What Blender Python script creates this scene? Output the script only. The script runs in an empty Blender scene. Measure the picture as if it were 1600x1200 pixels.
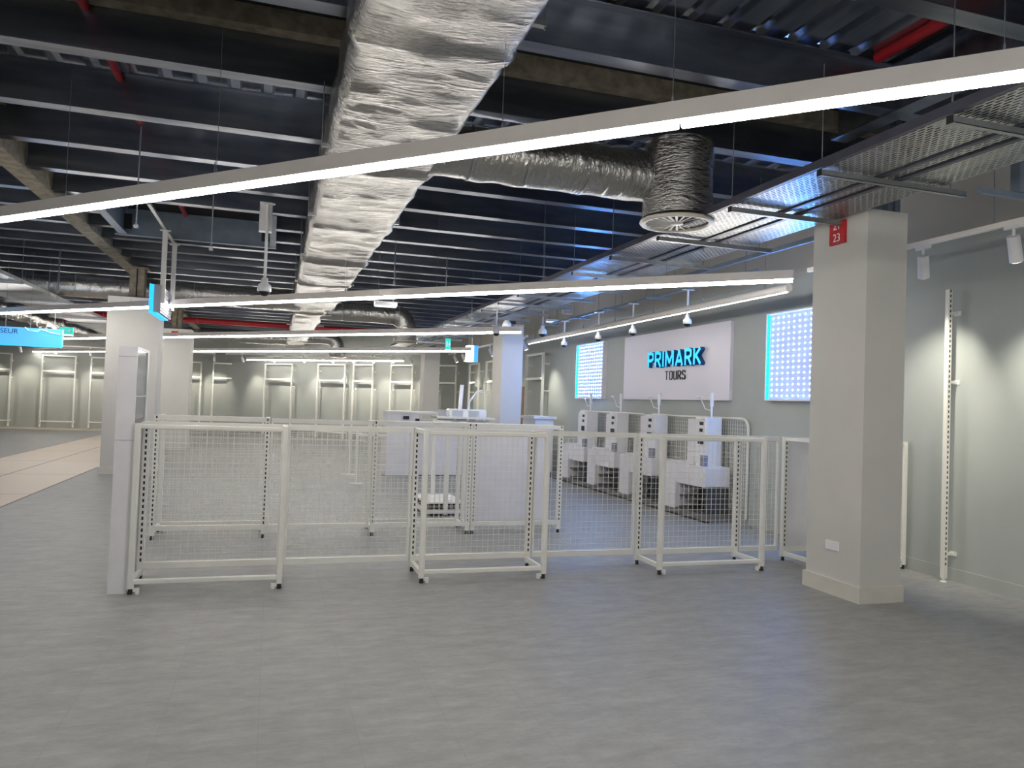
import bpy, math, random
from mathutils import Vector, Matrix, noise
random.seed(4)
C = bpy.context.scene.collection
SC = bpy.context.scene
# ------------------------------------------------------------------ camera
YAW, PITCH, ROLL, FPX = 0.306599, 0.0263918, 0.0352299, 1177.87
cy, sy = math.cos(YAW), math.sin(YAW)
f0 = Vector((sy, cy, 0)); r0 = Vector((cy, -sy, 0)); u0 = Vector((0, 0, 1))
fw = f0*math.cos(PITCH) + u0*math.sin(PITCH)
up = -f0*math.sin(PITCH) + u0*math.cos(PITCH)
rt = r0*math.cos(ROLL) + up*math.sin(ROLL)
up2 = -r0*math.sin(ROLL) + up*math.cos(ROLL)
cd = bpy.data.cameras.new('camera')
cam = bpy.data.objects.new('camera', cd); C.objects.link(cam)
M4 = Matrix((rt, up2, -fw)).transposed().to_4x4()
M4.translation = Vector((0, 0, 1.6))
cam.matrix_world = M4
cd.sensor_width = 36; cd.lens = FPX/1600*36; cd.clip_start = 0.05; cd.clip_end = 200
SC.camera = cam
SC.view_settings.view_transform = 'Standard'; SC.view_settings.look = 'None'
SC.view_settings.exposure = 1.22; SC.view_settings.gamma = 1; SC.view_settings.use_curve_mapping = False
# ------------------------------------------------------------------ world and light strengths
W = bpy.data.worlds.new('world'); SC.world = W; W.use_nodes = True
W.node_tree.nodes['Background'].inputs[0].default_value = (0.9, 0.95, 1.0, 1)
W.node_tree.nodes['Background'].inputs[1].default_value = 0.13
TUBE = 22.0        # emission of the linear luminaires
SPOT = 105.0       # watts of each track spotlight
LEDS = 3.2       # blue panels

# ------------------------------------------------------------------ materials
def mat(name, col, rough=0.5, metal=0.0, emit=None, es=0.0, spec=0.5):
    m = bpy.data.materials.new(name); m.use_nodes = True
    b = m.node_tree.nodes['Principled BSDF']
    b.inputs['Base Color'].default_value = (*col, 1)
    b.inputs['Roughness'].default_value = rough
    b.inputs['Metallic'].default_value = metal
    b.inputs['Specular IOR Level'].default_value = spec
    if emit:
        b.inputs['Emission Color'].default_value = (*emit, 1)
        b.inputs['Emission Strength'].default_value = es
    return m
def nodes(m): return m.node_tree.nodes, m.node_tree.links, m.node_tree.nodes['Principled BSDF']
def coords(m, scale=(1, 1, 1), kind='Object', rot=(0, 0, 0)):
    n, l, b = nodes(m)
    t = n.new('ShaderNodeTexCoord'); mp = n.new('ShaderNodeMapping')
    mp.inputs['Scale'].default_value = scale; mp.inputs['Rotation'].default_value = rot
    l.new(t.outputs[kind], mp.inputs[0]); return mp.outputs[0]
def speckle(m, c1, c2, scale=(1, 1, 1), ns=5.0, detail=6, lo=.35, hi=.65, bump=0.0, kind='Object'):
    n, l, b = nodes(m)
    v = coords(m, scale, kind)
    t = n.new('ShaderNodeTexNoise'); t.inputs['Scale'].default_value = ns; t.inputs['Detail'].default_value = detail
    l.new(v, t.inputs['Vector'])
    r = n.new('ShaderNodeValToRGB')
    r.color_ramp.elements[0].position = lo; r.color_ramp.elements[0].color = (*c1, 1)
    r.color_ramp.elements[1].position = hi; r.color_ramp.elements[1].color = (*c2, 1)
    l.new(t.outputs['Fac'], r.inputs[0]); l.new(r.outputs[0], b.inputs['Base Color'])
    if bump:
        bp = n.new('ShaderNodeBump'); bp.inputs['Strength'].default_value = bump; bp.inputs['Distance'].default_value = .01
        l.new(t.outputs['Fac'], bp.inputs['Height']); l.new(bp.outputs[0], b.inputs['Normal'])
    return m
def jitter(m, amount=.03, sc=6):
    """subtle procedural mottling round the base colour"""
    n, l, b = nodes(m); c = b.inputs['Base Color'].default_value[:3]
    return speckle(m, [x*(1-amount) for x in c], [min(1, x*(1+amount)) for x in c], ns=sc, detail=3)

white = jitter(mat('white_powder_coat', (.78, .768, .715), .38))
whitecool = jitter(mat('white_laminate', (.76, .745, .775), .35))
whitepl = jitter(mat('white_plastic', (.80, .80, .81), .35))
wallm = jitter(mat('grey_wall_paint', (.40, .425, .405), .62), .02, 2)
wallup = jitter(mat('beige_wall_paint', (.50, .48, .44), .8), .02, 2)
farm = jitter(mat('far_wall_paint', (.31, .32, .30), .8), .02, 2)
pillarm = jitter(mat('pillar_paint', (.60, .585, .555), .65), .015, 3)
skirtm = jitter(mat('skirting_paint', (.62, .60, .54), .5))
steelm = speckle(mat('galvanised_joist', (.28, .3, .34), .30, .97), (.18, .20, .25), (.32, .34, .385), (.3, 2, 2), 3, 5)
girder = speckle(mat('fireproofed_girder', (.33, .29, .23), .9), (.17, .145, .11), (.29, .255, .195), (1, 1, 1), 9, 6, bump=.4)
bluesteel = jitter(mat('blue_grey_steel', (.22, .27, .34), .5, .3), .08)
strutm = jitter(mat('zinc_strut', (.36, .38, .39), .38, .85), .08, 12)
darkstrut = jitter(mat('dark_rail', (.09, .09, .12), .4, .5), .1)
rodm = mat('threaded_rod', (.28, .3, .34), .4, .8)
blackm = mat('black_plastic', (.012, .012, .014), .5)
voidm = mat('black_board', (.012, .012, .012), .95)
redpipe = mat('red_pipe_paint', (.42, .012, .02), .35)
redplate = mat('red_plate', (.50, .01, .015), .5)
slotdark = mat('slot_black', (.015, .015, .017), .6)
darkcab = jitter(mat('dark_grey_cabinet', (.05, .055, .065), .5), .1)
plinthm = jitter(mat('plinth_grey', (.17, .165, .165), .5), .08)
lampbody = jitter(mat('lamp_housing', (.82, .77, .72), .45), .02)
tube = mat('lamp_diffuser', (1, 1, 1), .5, emit=(1.0, .965, .90), es=TUBE)
tubew = mat('wall_lamp_diffuser', (1, 1, 1), .5, emit=(1.0, .96, .93), es=TUBE*.4)
spotglass = mat('spot_lens', (1, 1, 1), .3, emit=(1, .93, .78), es=3)
ledback = mat('led_panel_backing', (.22, .22, .26), .5, emit=(.40, .42, .60), es=.09*LEDS)
leddot = mat('led_dot', (1, 1, 1), .4, emit=(.10, .36, 1.0), es=38*LEDS)
cyanedge = mat('cyan_painted_glow', (.0, .5, .8), .3, emit=(.0, .60, 1.0), es=.6)  # LED light on the panel's inner side wall, put in as emission
cyanface = mat('cyan_letter_face', (.0, .25, .6), .3, emit=(.0, .44, 1.0), es=.62)
cyanside = mat('blue_letter_side', (.0, .07, .24), .35)
bluesign = mat('blue_sign_face', (.05, .35, .75), .4, emit=(.10, .42, 1.0), es=.42)
bluesign2 = mat('cyan_sign_edge', (.05, .4, .9), .4, emit=(.0, .42, 1.0), es=.6)
greensign = mat('green_exit_sign', (.0, .45, .38), .4, emit=(.0, .6, .48), es=.35)
signtext = mat('dark_lettering', (.03, .06, .14), .5)
blacktext = mat('black_lettering', (.02, .02, .022), .4)
whitetext = mat('white_lettering', (.85, .85, .85), .5)
signwhite = mat('glossy_white_signboard', (.76, .73, .82), .28)
brown = jitter(mat('brown_door', (.20, .13, .09), .6), .1)
glassm = mat('grey_acrylic', (.55, .58, .60), .08)
nodes(glassm)[2].inputs['Alpha'].default_value = .38
vanem = mat('diffuser_cream', (.62, .58, .50), .4)
greylines = mat('grille_grey', (.25, .26, .33), .4)
warmlens = mat('emergency_light_lens', (.8, .8, .8), .3, emit=(.8, .93, 1), es=.8)

# floor : mottled grey vinyl
floorm = mat('grey_vinyl_floor', (.26, .265, .28), .50, spec=.3)
n, l, b = nodes(floorm)
v = coords(floorm, (1.3, 3.2, 1))
t1 = n.new('ShaderNodeTexNoise'); t1.inputs['Scale'].default_value = 2.6; t1.inputs['Detail'].default_value = 12; t1.inputs['Roughness'].default_value = .78
l.new(v, t1.inputs['Vector'])
rp = n.new('ShaderNodeValToRGB')
rp.color_ramp.elements[0].position = .33; rp.color_ramp.elements[0].color = (.222, .222, .220, 1)
rp.color_ramp.elements[1].position = .68; rp.color_ramp.elements[1].color = (.345, .340, .330, 1)
l.new(t1.outputs['Fac'], rp.inputs[0])
br = n.new('ShaderNodeTexBrick'); br.offset = .5
br.inputs['Scale'].default_value = 1; br.inputs['Mortar Size'].default_value = .0012
br.inputs['Brick Width'].default_value = .9; br.inputs['Row Height'].default_value = .45
br.inputs['Color1'].default_value = (1, 1, 1, 1); br.inputs['Color2'].default_value = (.965, .965, .965, 1); br.inputs['Mortar'].default_value = (.80, .80, .80, 1)
l.new(coords(floorm, (1, 1, 1), rot=(0, 0, math.pi/2)), br.inputs['Vector'])
mx = n.new('ShaderNodeMix'); mx.data_type = 'RGBA'; mx.blend_type = 'MULTIPLY'; mx.inputs[0].default_value = 1
l.new(rp.outputs[0], mx.inputs[6]); l.new(br.outputs['Color'], mx.inputs[7]); l.new(mx.outputs[2], b.inputs['Base Color'])
bp = n.new('ShaderNodeBump'); bp.inputs['Strength'].default_value = .12; bp.inputs['Distance'].default_value = .003
l.new(t1.outputs['Fac'], bp.inputs['Height']); l.new(bp.outputs[0], b.inputs['Normal'])
floorseam = mat('floor_seam', (.10, .08, .09), .6)
# path : beige tiles 2.9 m long, two rows
pathm = mat('beige_path_tile', (.55, .45, .37), .42)
n, l, b = nodes(pathm)
br = n.new('ShaderNodeTexBrick'); br.offset = 0
br.inputs['Scale'].default_value = 1; br.inputs['Mortar Size'].default_value = .02
br.inputs['Brick Width'].default_value = 1.19; br.inputs['Row Height'].default_value = 2.95
br.inputs['Color1'].default_value = (.50, .415, .34, 1); br.inputs['Color2'].default_value = (.47, .39, .32, 1); br.inputs['Mortar'].default_value = (.14, .10, .08, 1)
mp = n.new('ShaderNodeMapping'); mp.inputs['Location'].default_value = (3.35+1.19*4, -12.95+2.95*6, 0)
tc = n.new('ShaderNodeTexCoord'); l.new(tc.outputs['Object'], mp.inputs[0]); l.new(mp.outputs[0], br.inputs['Vector'])
l.new(br.outputs['Color'], b.inputs['Base Color'])

# foil insulation : crinkled aluminium
def foil(name, stretch, strength=.9):
    m = mat(name, (.42, .41, .39), .27, .9)
    n, l, b = nodes(m)
    v = coords(m, stretch)
    a = n.new('ShaderNodeTexNoise'); a.inputs['Scale'].default_value = 3.2; a.inputs['Detail'].default_value = 7; a.inputs['Roughness'].default_value = .62; a.inputs['Distortion'].default_value = 1.1
    try: a.noise_type = 'RIDGED_MULTIFRACTAL'
    except Exception: pass
    l.new(v, a.inputs['Vector'])
    c = n.new('ShaderNodeTexNoise'); c.inputs['Scale'].default_value = 16; c.inputs['Detail'].default_value = 4; c.inputs['Distortion'].default_value = .6
    l.new(v, c.inputs['Vector'])
    ad = n.new('ShaderNodeMath'); ad.operation = 'MULTIPLY_ADD'; ad.inputs[1].default_value = .55
    l.new(c.outputs['Fac'], ad.inputs[0]); l.new(a.outputs['Fac'], ad.inputs[2])
    bp = n.new('ShaderNodeBump'); bp.inputs['Strength'].default_value = strength; bp.inputs['Distance'].default_value = .03
    l.new(ad.outputs[0], bp.inputs['Height']); l.new(bp.outputs[0], b.inputs['Normal'])
    return m
foil_duct = foil('foil_wrap_duct', (1.0, 3.4, 2), 1.0)
foil_round = foil('foil_wrap_round', (2.6, 1.2, 1.2), .7)
foil_vert = foil('foil_wrap_vertical', (1.3, 1.3, 4.2), .6)
nodes(foil_vert)[2].inputs['Base Color'].default_value = (.36, .35, .34, 1)
nodes(foil_vert)[2].inputs['Roughness'].default_value = .2

# perforated tray : slots as real see-through gaps
trayperf = mat('perforated_tray', (.50, .50, .50), .36, .9)
n, l, b = nodes(trayperf)
br = n.new('ShaderNodeTexBrick'); br.offset = .5; br.offset_frequency = 2
br.inputs['Scale'].default_value = 1; br.inputs['Mortar Size'].default_value = .008; br.inputs['Mortar Smooth'].default_value = .0
br.inputs['Brick Width'].default_value = .066; br.inputs['Row Height'].default_value = .030
l.new(coords(trayperf, (1, 1, 1), rot=(0, 0, math.pi/2)), br.inputs['Vector'])
l.new(br.outputs['Fac'], b.inputs['Alpha'])

# slotted upright : dark slots along z
def slotted(name, base, pitch=.05):
    m = mat(name, base, .38); n, l, b = nodes(m)
    tc = n.new('ShaderNodeTexCoord'); sp = n.new('ShaderNodeSeparateXYZ'); l.new(tc.outputs['Object'], sp.inputs[0])
    md = n.new('ShaderNodeMath'); md.operation = 'PINGPONG'; md.inputs[1].default_value = pitch/2; l.new(sp.outputs[2], md.inputs[0])
    gt = n.new('ShaderNodeMath'); gt.operation = 'GREATER_THAN'; gt.inputs[1].default_value = pitch*.22; l.new(md.outputs[0], gt.inputs[0])
    def near(o):
        ab = n.new('ShaderNodeMath'); ab.operation = 'ABSOLUTE'; l.new(o, ab.inputs[0])
        lt = n.new('ShaderNodeMath'); lt.operation = 'LESS_THAN'; lt.inputs[1].default_value = .0075; l.new(ab.outputs[0], lt.inputs[0]); return lt.outputs[0]
    mxn = n.new('ShaderNodeMath'); mxn.operation = 'MAXIMUM'; l.new(near(sp.outputs[0]), mxn.inputs[0]); mxn.inputs[1].default_value = 0
    mu = n.new('ShaderNodeMath'); mu.operation = 'MULTIPLY'; l.new(gt.outputs[0], mu.inputs[0]); l.new(mxn.outputs[0], mu.inputs[1])
    zl = n.new('ShaderNodeMath'); zl.operation = 'GREATER_THAN'; zl.inputs[1].default_value = .16; l.new(sp.outputs[2], zl.inputs[0])
    m2 = n.new('ShaderNodeMath'); m2.operation = 'MULTIPLY'; l.new(mu.outputs[0], m2.inputs[0]); l.new(zl.outputs[0], m2.inputs[1])
    mx = n.new('ShaderNodeMix'); mx.data_type = 'RGBA'; mx.inputs[6].default_value = (*base, 1); mx.inputs[7].default_value = (.012, .012, .014, 1)
    l.new(m2.outputs[0], mx.inputs[0]); l.new(mx.outputs[2], b.inputs['Base Color'])
    return m
slotm = slotted('slotted_upright', (.78, .768, .715))

# ------------------------------------------------------------------ mesh helpers
class MB:
    def __init__(s): s.v = []; s.f = []; s.sm = []; s.mi = []; s.cuts = []
    def cut(s): s.cuts.append((len(s.v), len(s.f))); return s
    def each(s):
        if not s.cuts: return [s]
        out = []; pv = pf = 0
        for cv, cf in s.cuts + ([(len(s.v), len(s.f))] if s.cuts[-1][0] < len(s.v) else []):
            m = MB(); m.v = s.v[pv:cv]; m.f = [tuple(i-pv for i in f) for f in s.f[pf:cf]]; m.sm = s.sm[pf:cf]; m.mi = s.mi[pf:cf]
            out.append(m); pv, pf = cv, cf
        return out
    def _add(s, vs, fs, smooth=False, mi=0):
        o = len(s.v); s.v += [tuple(x) for x in vs]
        s.f += [tuple(i+o for i in f) for f in fs]; s.sm += [smooth]*len(fs); s.mi += [mi]*len(fs); return s
    def box(s, x0, x1, y0, y1, z0, z1, mi=0):
        if x0 > x1: x0, x1 = x1, x0
        if y0 > y1: y0, y1 = y1, y0
        if z0 > z1: z0, z1 = z1, z0
        vs = [(x, y, z) for z in (z0, z1) for y in (y0, y1) for x in (x0, x1)]
        return s._add(vs, [(0, 2, 3, 1), (4, 5, 7, 6), (0, 1, 5, 4), (2, 6, 7, 3), (0, 4, 6, 2), (1, 3, 7, 5)], False, mi)
    def rbox(s, x0, x1, y0, y1, z0, z1, r, seg=3, axis='z', mi=0):
        """box whose four edges along axis are rounded"""
        a = {'x': (1, 2, 0), 'y': (0, 2, 1), 'z': (0, 1, 2)}[axis]
        lo = (x0, y0, z0); hi = (x1, y1, z1)
        p0, p1, q0, q1, t0, t1 = lo[a[0]], hi[a[0]], lo[a[1]], hi[a[1]], lo[a[2]], hi[a[2]]
        ring = []
        for cx, cyy, st in ((p1-r, q1-r, 0), (p0+r, q1-r, 90), (p0+r, q0+r, 180), (p1-r, q0+r, 270)):
            for k in range(seg+1):
                an = math.radians(st+90*k/seg); ring.append((cx+r*math.cos(an), cyy+r*math.sin(an)))
        N = len(ring); vs = []
        for t in (t0, t1):
            for p, q in ring:
                c = [0, 0, 0]; c[a[0]] = p; c[a[1]] = q; c[a[2]] = t; vs.append(c)
        fs = [(i, (i+1) % N, N+(i+1) % N, N+i) for i in range(N)]
        s._add(vs, fs, False, mi); s._add(vs, [tuple(range(N))[::-1], tuple(range(N, 2*N))], False, mi); return s
    def tube(s, pts, r, n=10, caps=True, mi=0, smooth=True):
        pts = [Vector(p) for p in pts]; rr = r if isinstance(r, (list, tuple)) else [r]*len(pts)
        vs = []; a = None
        for i, p in enumerate(pts):
            d = (pts[min(i+1, len(pts)-1)] - pts[max(i-1, 0)]).normalized()
            if a is None:
                a = d.orthogonal().normalized()
                if abs(d.z) < .5: a = (Vector((0, 0, 1)) - d*d.z).normalized()
            a = (a - d*a.dot(d)).normalized(); b = d.cross(a)
            for k in range(n):
                t = 2*math.pi*(k+.5)/n; vs.append(p + (a*math.cos(t)+b*math.sin(t))*rr[i])
        fs = [(i*n+k, i*n+(k+1) % n, (i+1)*n+(k+1) % n, (i+1)*n+k) for i in range(len(pts)-1) for k in range(n)]
        s._add(vs, fs, smooth, mi)
        if caps:
            m = len(pts)-1
            s._add(vs[:n], [tuple(range(n))[::-1]], False, mi); s._add(vs[m*n:], [tuple(range(n))], False, mi)
        return s
    def bar(s, p, q, w, h, mi=0):
        """rectangular bar from p to q, w sideways, h upwards"""
        p = Vector(p); q = Vector(q); d = (q-p).normalized()
        sd = d.cross(Vector((0, 0, 1)))
        sd = Vector((1, 0, 0)) if sd.length < 1e-4 else sd.normalized()
        u = sd.cross(d).normalized()
        vs = [e + sd*a*w/2 + u*c*h/2 for e in (p, q) for c in (-1, 1) for a in (-1, 1)]
        return s._add(vs, [(0, 1, 3, 2), (4, 6, 7, 5), (0, 4, 5, 1), (2, 3, 7, 6), (0, 2, 6, 4), (1, 5, 7, 3)], False, mi)
    def lathe(s, c, prof, n=24, mi=0, smooth=True):
        vs = [(c[0]+r*math.cos(2*math.pi*k/n), c[1]+r*math.sin(2*math.pi*k/n), c[2]+z) for r, z in prof for k in range(n)]
        fs = [(i*n+k, i*n+(k+1) % n, (i+1)*n+(k+1) % n, (i+1)*n+k) for i in range(len(prof)-1) for k in range(n)]
        return s._add(vs, fs, smooth, mi)
    def grid(s, o, ax, ay, nx, ny, w, du=.0):
        """wire mesh: o origin, ax/ay full edge vectors, nx/ny wires"""
        o, ax, ay = Vector(o), Vector(ax), Vector(ay)
        for i in range(nx+1):
            p = o+ax*(i/nx); s.bar(p, p+ay, w, w)
        for j in range(ny+1):
            p = o+ay*(j/ny); s.bar(p, p+ax, w, w)
        return s
    def build(s, name, m, parent=None, at=None):
        me = bpy.data.meshes.new(name)
        vs = s.v if at is None else [(x-at[0], y-at[1], z-at[2]) for x, y, z in s.v]
        me.from_pydata(vs, [], s.f)
        for q in (m if isinstance(m, (list, tuple)) else [m]): me.materials.append(q)
        me.polygons.foreach_set('use_smooth', s.sm); me.polygons.foreach_set('material_index', s.mi)
        me.update()
        o = bpy.data.objects.new(name, me); C.objects.link(o)
        if at is not None: o.location = at
        if parent is not None: o.parent = parent
        return o
def empty(name, loc=(0, 0, 0), rz=0):
    o = bpy.data.objects.new(name, None); C.objects.link(o); o.location = loc; o.rotation_euler = (0, 0, rz); o.empty_display_size = .1; return o
def tag(o, label, cat, group=None, kind=None):
    o['label'] = label; o['category'] = cat
    if group: o['group'] = group
    if kind: o['kind'] = kind
    return o
def struct(o, label=None, cat=None):
    o['kind'] = 'structure'
    if label: o['label'] = label
    if cat: o['category'] = cat
    return o
def copy_tree(o, parent=None):
    c = o.copy(); C.objects.link(c)
    if parent is not None: c.parent = parent
    for ch in list(o.children): copy_tree(ch, c)
    return c
ORD = ['first', 'second', 'third', 'fourth', 'fifth', 'sixth', 'seventh', 'eighth', 'ninth', 'tenth', 'eleventh', 'twelfth', 'thirteenth', 'fourteenth', 'fifteenth', 'sixteenth', 'seventeenth', 'eighteenth', 'nineteenth', 'twentieth', 'twenty-first', 'twenty-second', 'twenty-third', 'twenty-fourth', 'twenty-fifth', 'twenty-sixth', 'twenty-seventh', 'twenty-eighth', 'twenty-ninth', 'thirtieth'] + ['thirty-%s' % q for q in ('first', 'second', 'third', 'fourth', 'fifth', 'sixth')]
def text(body, size, ext, mats, parent, name, mw, xs=1.0, offset=0.0, sp=1.0):
    cu = bpy.data.curves.new(name, 'FONT'); cu.body = body; cu.size = size; cu.extrude = ext; cu.offset = offset
    cu.align_x = 'CENTER'; cu.align_y = 'CENTER'; cu.space_character = sp
    tmp = bpy.data.objects.new('tmp_text', cu); C.objects.link(tmp)
    bpy.context.view_layer.update()
    me = bpy.data.meshes.new_from_object(tmp.evaluated_get(bpy.context.evaluated_depsgraph_get()))
    bpy.data.objects.remove(tmp); bpy.data.curves.remove(cu)
    me.materials.clear()
    for q in mats: me.materials.append(q)
    for p in me.polygons: p.material_index = 0 if (len(mats) == 1 or p.normal.z > .5) else 1
    for v in me.vertices: v.co.x *= xs
    me.transform(mw)
    o = bpy.data.objects.new(name, me); C.objects.link(o)
    if parent is not None: o.parent = parent
    return o
# text facing -X : local x -> -Y, local y -> Z, local z -> -X
def face_negx(x, y, z): return Matrix(((0, 0, -1, x), (-1, 0, 0, y), (0, 1, 0, z), (0, 0, 0, 1)))
def face_negy(x, y, z): return Matrix(((1, 0, 0, x), (0, 0, -1, y), (0, 1, 0, z), (0, 0, 0, 1)))

# ------------------------------------------------------------------ room shell
WX = 6.5; FY = 34.2; XL = -16.0; YB = -4.0
DX = 32.3 - FY     # where the diagonal wall meets the far wall
fm = MB()
ys = [YB, 36]
fm.box(XL, -5.74, YB, 32.6, -.1, 0); fm.box(-3.36, WX+.2, YB, 36, -.1, 0)
fm.box(-5.74, -3.36, YB, 32.6, -.1, 0, mi=1); fm.box(XL, -3.36, 32.6, 36, -.1, 0, mi=1)
fm.box(-3.375, -3.345, YB, 32.6, -.05, .0015, mi=2)
struct(fm.build('floor', [floorm, pathm, floorseam]))
w = MB().box(WX, WX+.15, 0.5, 25.9, 0, 3.42, mi=0).box(WX, WX+.15, .5, 25.9, 3.42, 4.75, mi=1)
struct(w.build('wall_right', [wallm, wallup]))
struct(MB().box(XL, DX, FY, FY+.15, 0, 4.75).build('wall_far', farm))
w = MB(); w._add([(DX, FY, 0), (WX, 32.3-WX, 0), (WX+.2, 32.5-WX, 0), (DX+.1, FY+.2, 0), (DX, FY, 4.75), (WX, 32.3-WX, 4.75), (WX+.2, 32.5-WX, 4.75), (DX+.1, FY+.2, 4.75)],
                 [(0, 1, 5, 4), (1, 2, 6, 5), (2, 3, 7, 6), (3, 0, 4, 7), (4, 5, 6, 7), (0, 3, 2, 1)])
struct(w.build('wall_diagonal', farm))
struct(MB().box(WX-.012, WX, .5, 25.9, 0, .125).build('baseboard_right', wallm))
struct(MB().box(XL, DX, FY-.012, FY, 0, .12).build('baseboard_far', farm))
# roof deck : corrugated sheet, ribs running away from the camera; a dark board replaces it in one bay
def deck(y0, y1, x0=XL, x1=WX, z=4.52):
    m = MB(); vs = []; p = .30; x = x0; prof = []
    while x < x1-p:
        prof += [(x, z), (x+.17, z), (x+.195, z+.06), (x+.275, z+.06)]; x += p
    prof.append((x1, z))
    for yy in (y0, y1): vs += [(a, yy, b) for a, b in prof]
    N = len(prof); fs = [(i, N+i, N+i+1, i+1) for i in range(N-1)]
    return m._add(vs, fs)
deckm = speckle(mat('corrugated_deck', (.3, .33, .38), .24, .95), (.34, .37, .43), (.56, .59, .64), (3, .3, 1), 2, 4)
struct(deck(YB, 5.0).build('ceiling', deckm))
struct(deck(6.3, 36).build('ceiling', deckm))
struct(MB().box(XL, WX, 5.0, 6.3, 4.62, 4.66).build('ceiling', voidm))
struct(MB().box(XL, WX, YB, 36, 4.70, 4.8).build('ceiling', voidm))
t = struct(MB().box(XL, WX, 6.12, 6.26, 4.46, 4.62).build('trim_1', girder))
d = MB().box(6.44, 6.5, 19.2, 20.0, 0, 2.08).build('door_1', brown); struct(d)

# ------------------------------------------------------------------ ceiling joists and girders
def ibeam(m, x0, x1, yc, zb, h, fl, tf=.012, tw=.008):
    m.box(x0, x1, yc-fl/2, yc+fl/2, zb, zb+tf); m.box(x0, x1, yc-fl/2, yc+fl/2, zb+h-tf, zb+h)
    m.box(x0, x1, yc-tw/2, yc+tw/2, zb+tf, zb+h-tf); return m
jy = [1.0, 2.3, 3.60, 4.95, 6.27, 7.59, 8.72, 9.82, 10.87, 11.90, 12.85, 13.81, 14.69, 15.5]
while jy[-1] < 33: jy.append(jy[-1]+.95)
for i, y in enumerate(jy):
    m = MB()
    if 11.5 < y < 13.2:
        o = ibeam(MB(), XL, -2.45, y, 4.1, .38, .15).build('ceiling_joist', steelm)
        tag(o, 'left stub of the %s ceiling joist, ending at the roof opening' % ORD[i], 'beam', 'steel joists under the roof deck')
        ibeam(m, -.05, WX-.02, y, 4.1, .38, .15)
    else: ibeam(m, XL, WX-.02, y, 4.1, .38, .15)
    o = m.build('ceiling_joist', steelm)
    tag(o, '%s galvanised steel ceiling joist counted from the camera' % ORD[i], 'beam', 'steel joists under the roof deck')
def ybeam(m, xc, y0, y1, zb, h, fl, tf=.016, tw=.01):
    m.box(xc-fl/2, xc+fl/2, y0, y1, zb, zb+tf); m.box(xc-fl/2, xc+fl/2, y0, y1, zb+h-tf, zb+h)
    m.box(xc-tw/2, xc+tw/2, y0, y1, zb+tf, zb+h-tf); return m
g = ybeam(MB(), -2.78, YB, 33.9, 3.975, .46, .22).build('ceiling_girder', girder)
tag(g, 'brown fireproof coated girder running over the left pillars', 'beam')
g = ybeam(MB(), 4.80, 1.0, 5.6, 4.085, .40, .17).build('ceiling_girder', steelm)
tag(g, 'grey steel girder at the upper right, ending above the big pillar', 'beam')
g = ybeam(MB(), -2.38, 10.95, 13.3, 4.09, .42, .12).build('trimmer_beam', bluesteel)
tag(g, 'short blue grey beam along the left side of the roof opening', 'beam')
g = ybeam(MB(), -.10, 10.95, 13.3, 4.09, .40, .10).build('trimmer_beam', bluesteel)
tag(g, 'short beam along the right side of the roof opening', 'beam')
struct(MB().box(-2.45, -.1, 10.95, 13.3, 4.50, 4.518).build('ceiling', voidm))
g = empty('trimmer_beam', (-1.35, 13.4, 4.1))
ibeam(MB(), -2.5, -.05, 13.32, 4.08, .42, .12).build('beam_section', bluesteel, g, ).matrix_parent_inverse = g.matrix_basis.inverted()
def part(mb, name, m, root):
    """builds a part from world coordinates under a root placed with loc + rz"""
    for q in mb.each():
        o = q.build(name, m); o.parent = root; o.matrix_parent_inverse = root.matrix_basis.inverted()
    return o
for x in (-2.33, -.22): part(MB().box(x-.07, x+.07, 13.29, 13.31, 4.18, 4.42), 'bolt_plate', blackm, g)
tag(g, 'blue grey trimmer beam above the hanging light box', 'beam')

# ------------------------------------------------------------------ pillars
def pillar(x0, x1, y0, y1, label, cat='pillar', ztop=3.38, steel=True):
    r = empty('clad_pillar', ((x0+x1)/2, (y0+y1)/2, 0))
    part(MB().box(x0, x1, y0, y1, 0, ztop), 'cladding', pillarm, r)
    s = .022
    m = MB(); m.box(x0-s, x1+s, y0-s, y0, 0, .14).box(x0-s, x1+s, y1, y1+s, 0, .14).box(x0-s, x0, y0, y1, 0, .14).box(x1, x1+s, y0, y1, 0, .14)
    part(m, 'skirting', skirtm, r)
    if steel:
        xc, yc = (x0+x1)/2, (y0+y1)/2; a = .13
        m = MB().box(xc-a, xc+a, yc-a, yc-a+.02, ztop, 4.0).box(xc-a, xc+a, yc+a-.02, yc+a, ztop, 4.0).box(xc-.01, xc+.01, yc-a, yc+a, ztop, 4.0)
        m.box(xc-.2, xc+.2, yc-.2, yc+.2, 3.98, 4.0)
        part(m, 'steel_column', girder if x0 < 0 else bluesteel, r)
    return tag(r, label, cat, 'clad pillars')
p1 = pillar(4.84, 5.27, 5.26, 5.94, 'large white pillar nearest the camera with a red 23 plate', ztop=3.40)
m = MB().box(4.812, 4.838, 5.51, 5.70, 3.15, 3.36)
pl = part(m, 'number_plate', redplate, p1)
pl['label'] = 'red plate with white numbers 21 and 23'
text('23', .105, .001, [whitetext], pl, 'digits', face_negx(4.8105, 5.605, 3.205), .9).matrix_parent_inverse = pl.matrix_world.inverted()
text('21', .105, .001, [whitetext], pl, 'digits', face_negx(4.8105, 5.605, 3.315), .9).matrix_parent_inverse = pl.matrix_world.inverted()
so = part(MB().box(4.826, 4.84, 5.515, 5.675, .395, .475), 'socket_outlet', whitepl, p1)
m = MB()
for yy in (5.555, 5.635): m.tube([(4.824, yy, .435), (4.829, yy, .435)], .022, 14)
q = m.build('socket_insert', pillarm); q.parent = so; q.matrix_parent_inverse = (p1.matrix_basis).inverted() @ Matrix.Identity(4)
pillar(-3.06, -2.16, 15.95, 16.65, 'wide white pillar standing beside the beige floor path', ztop=3.39)
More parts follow.
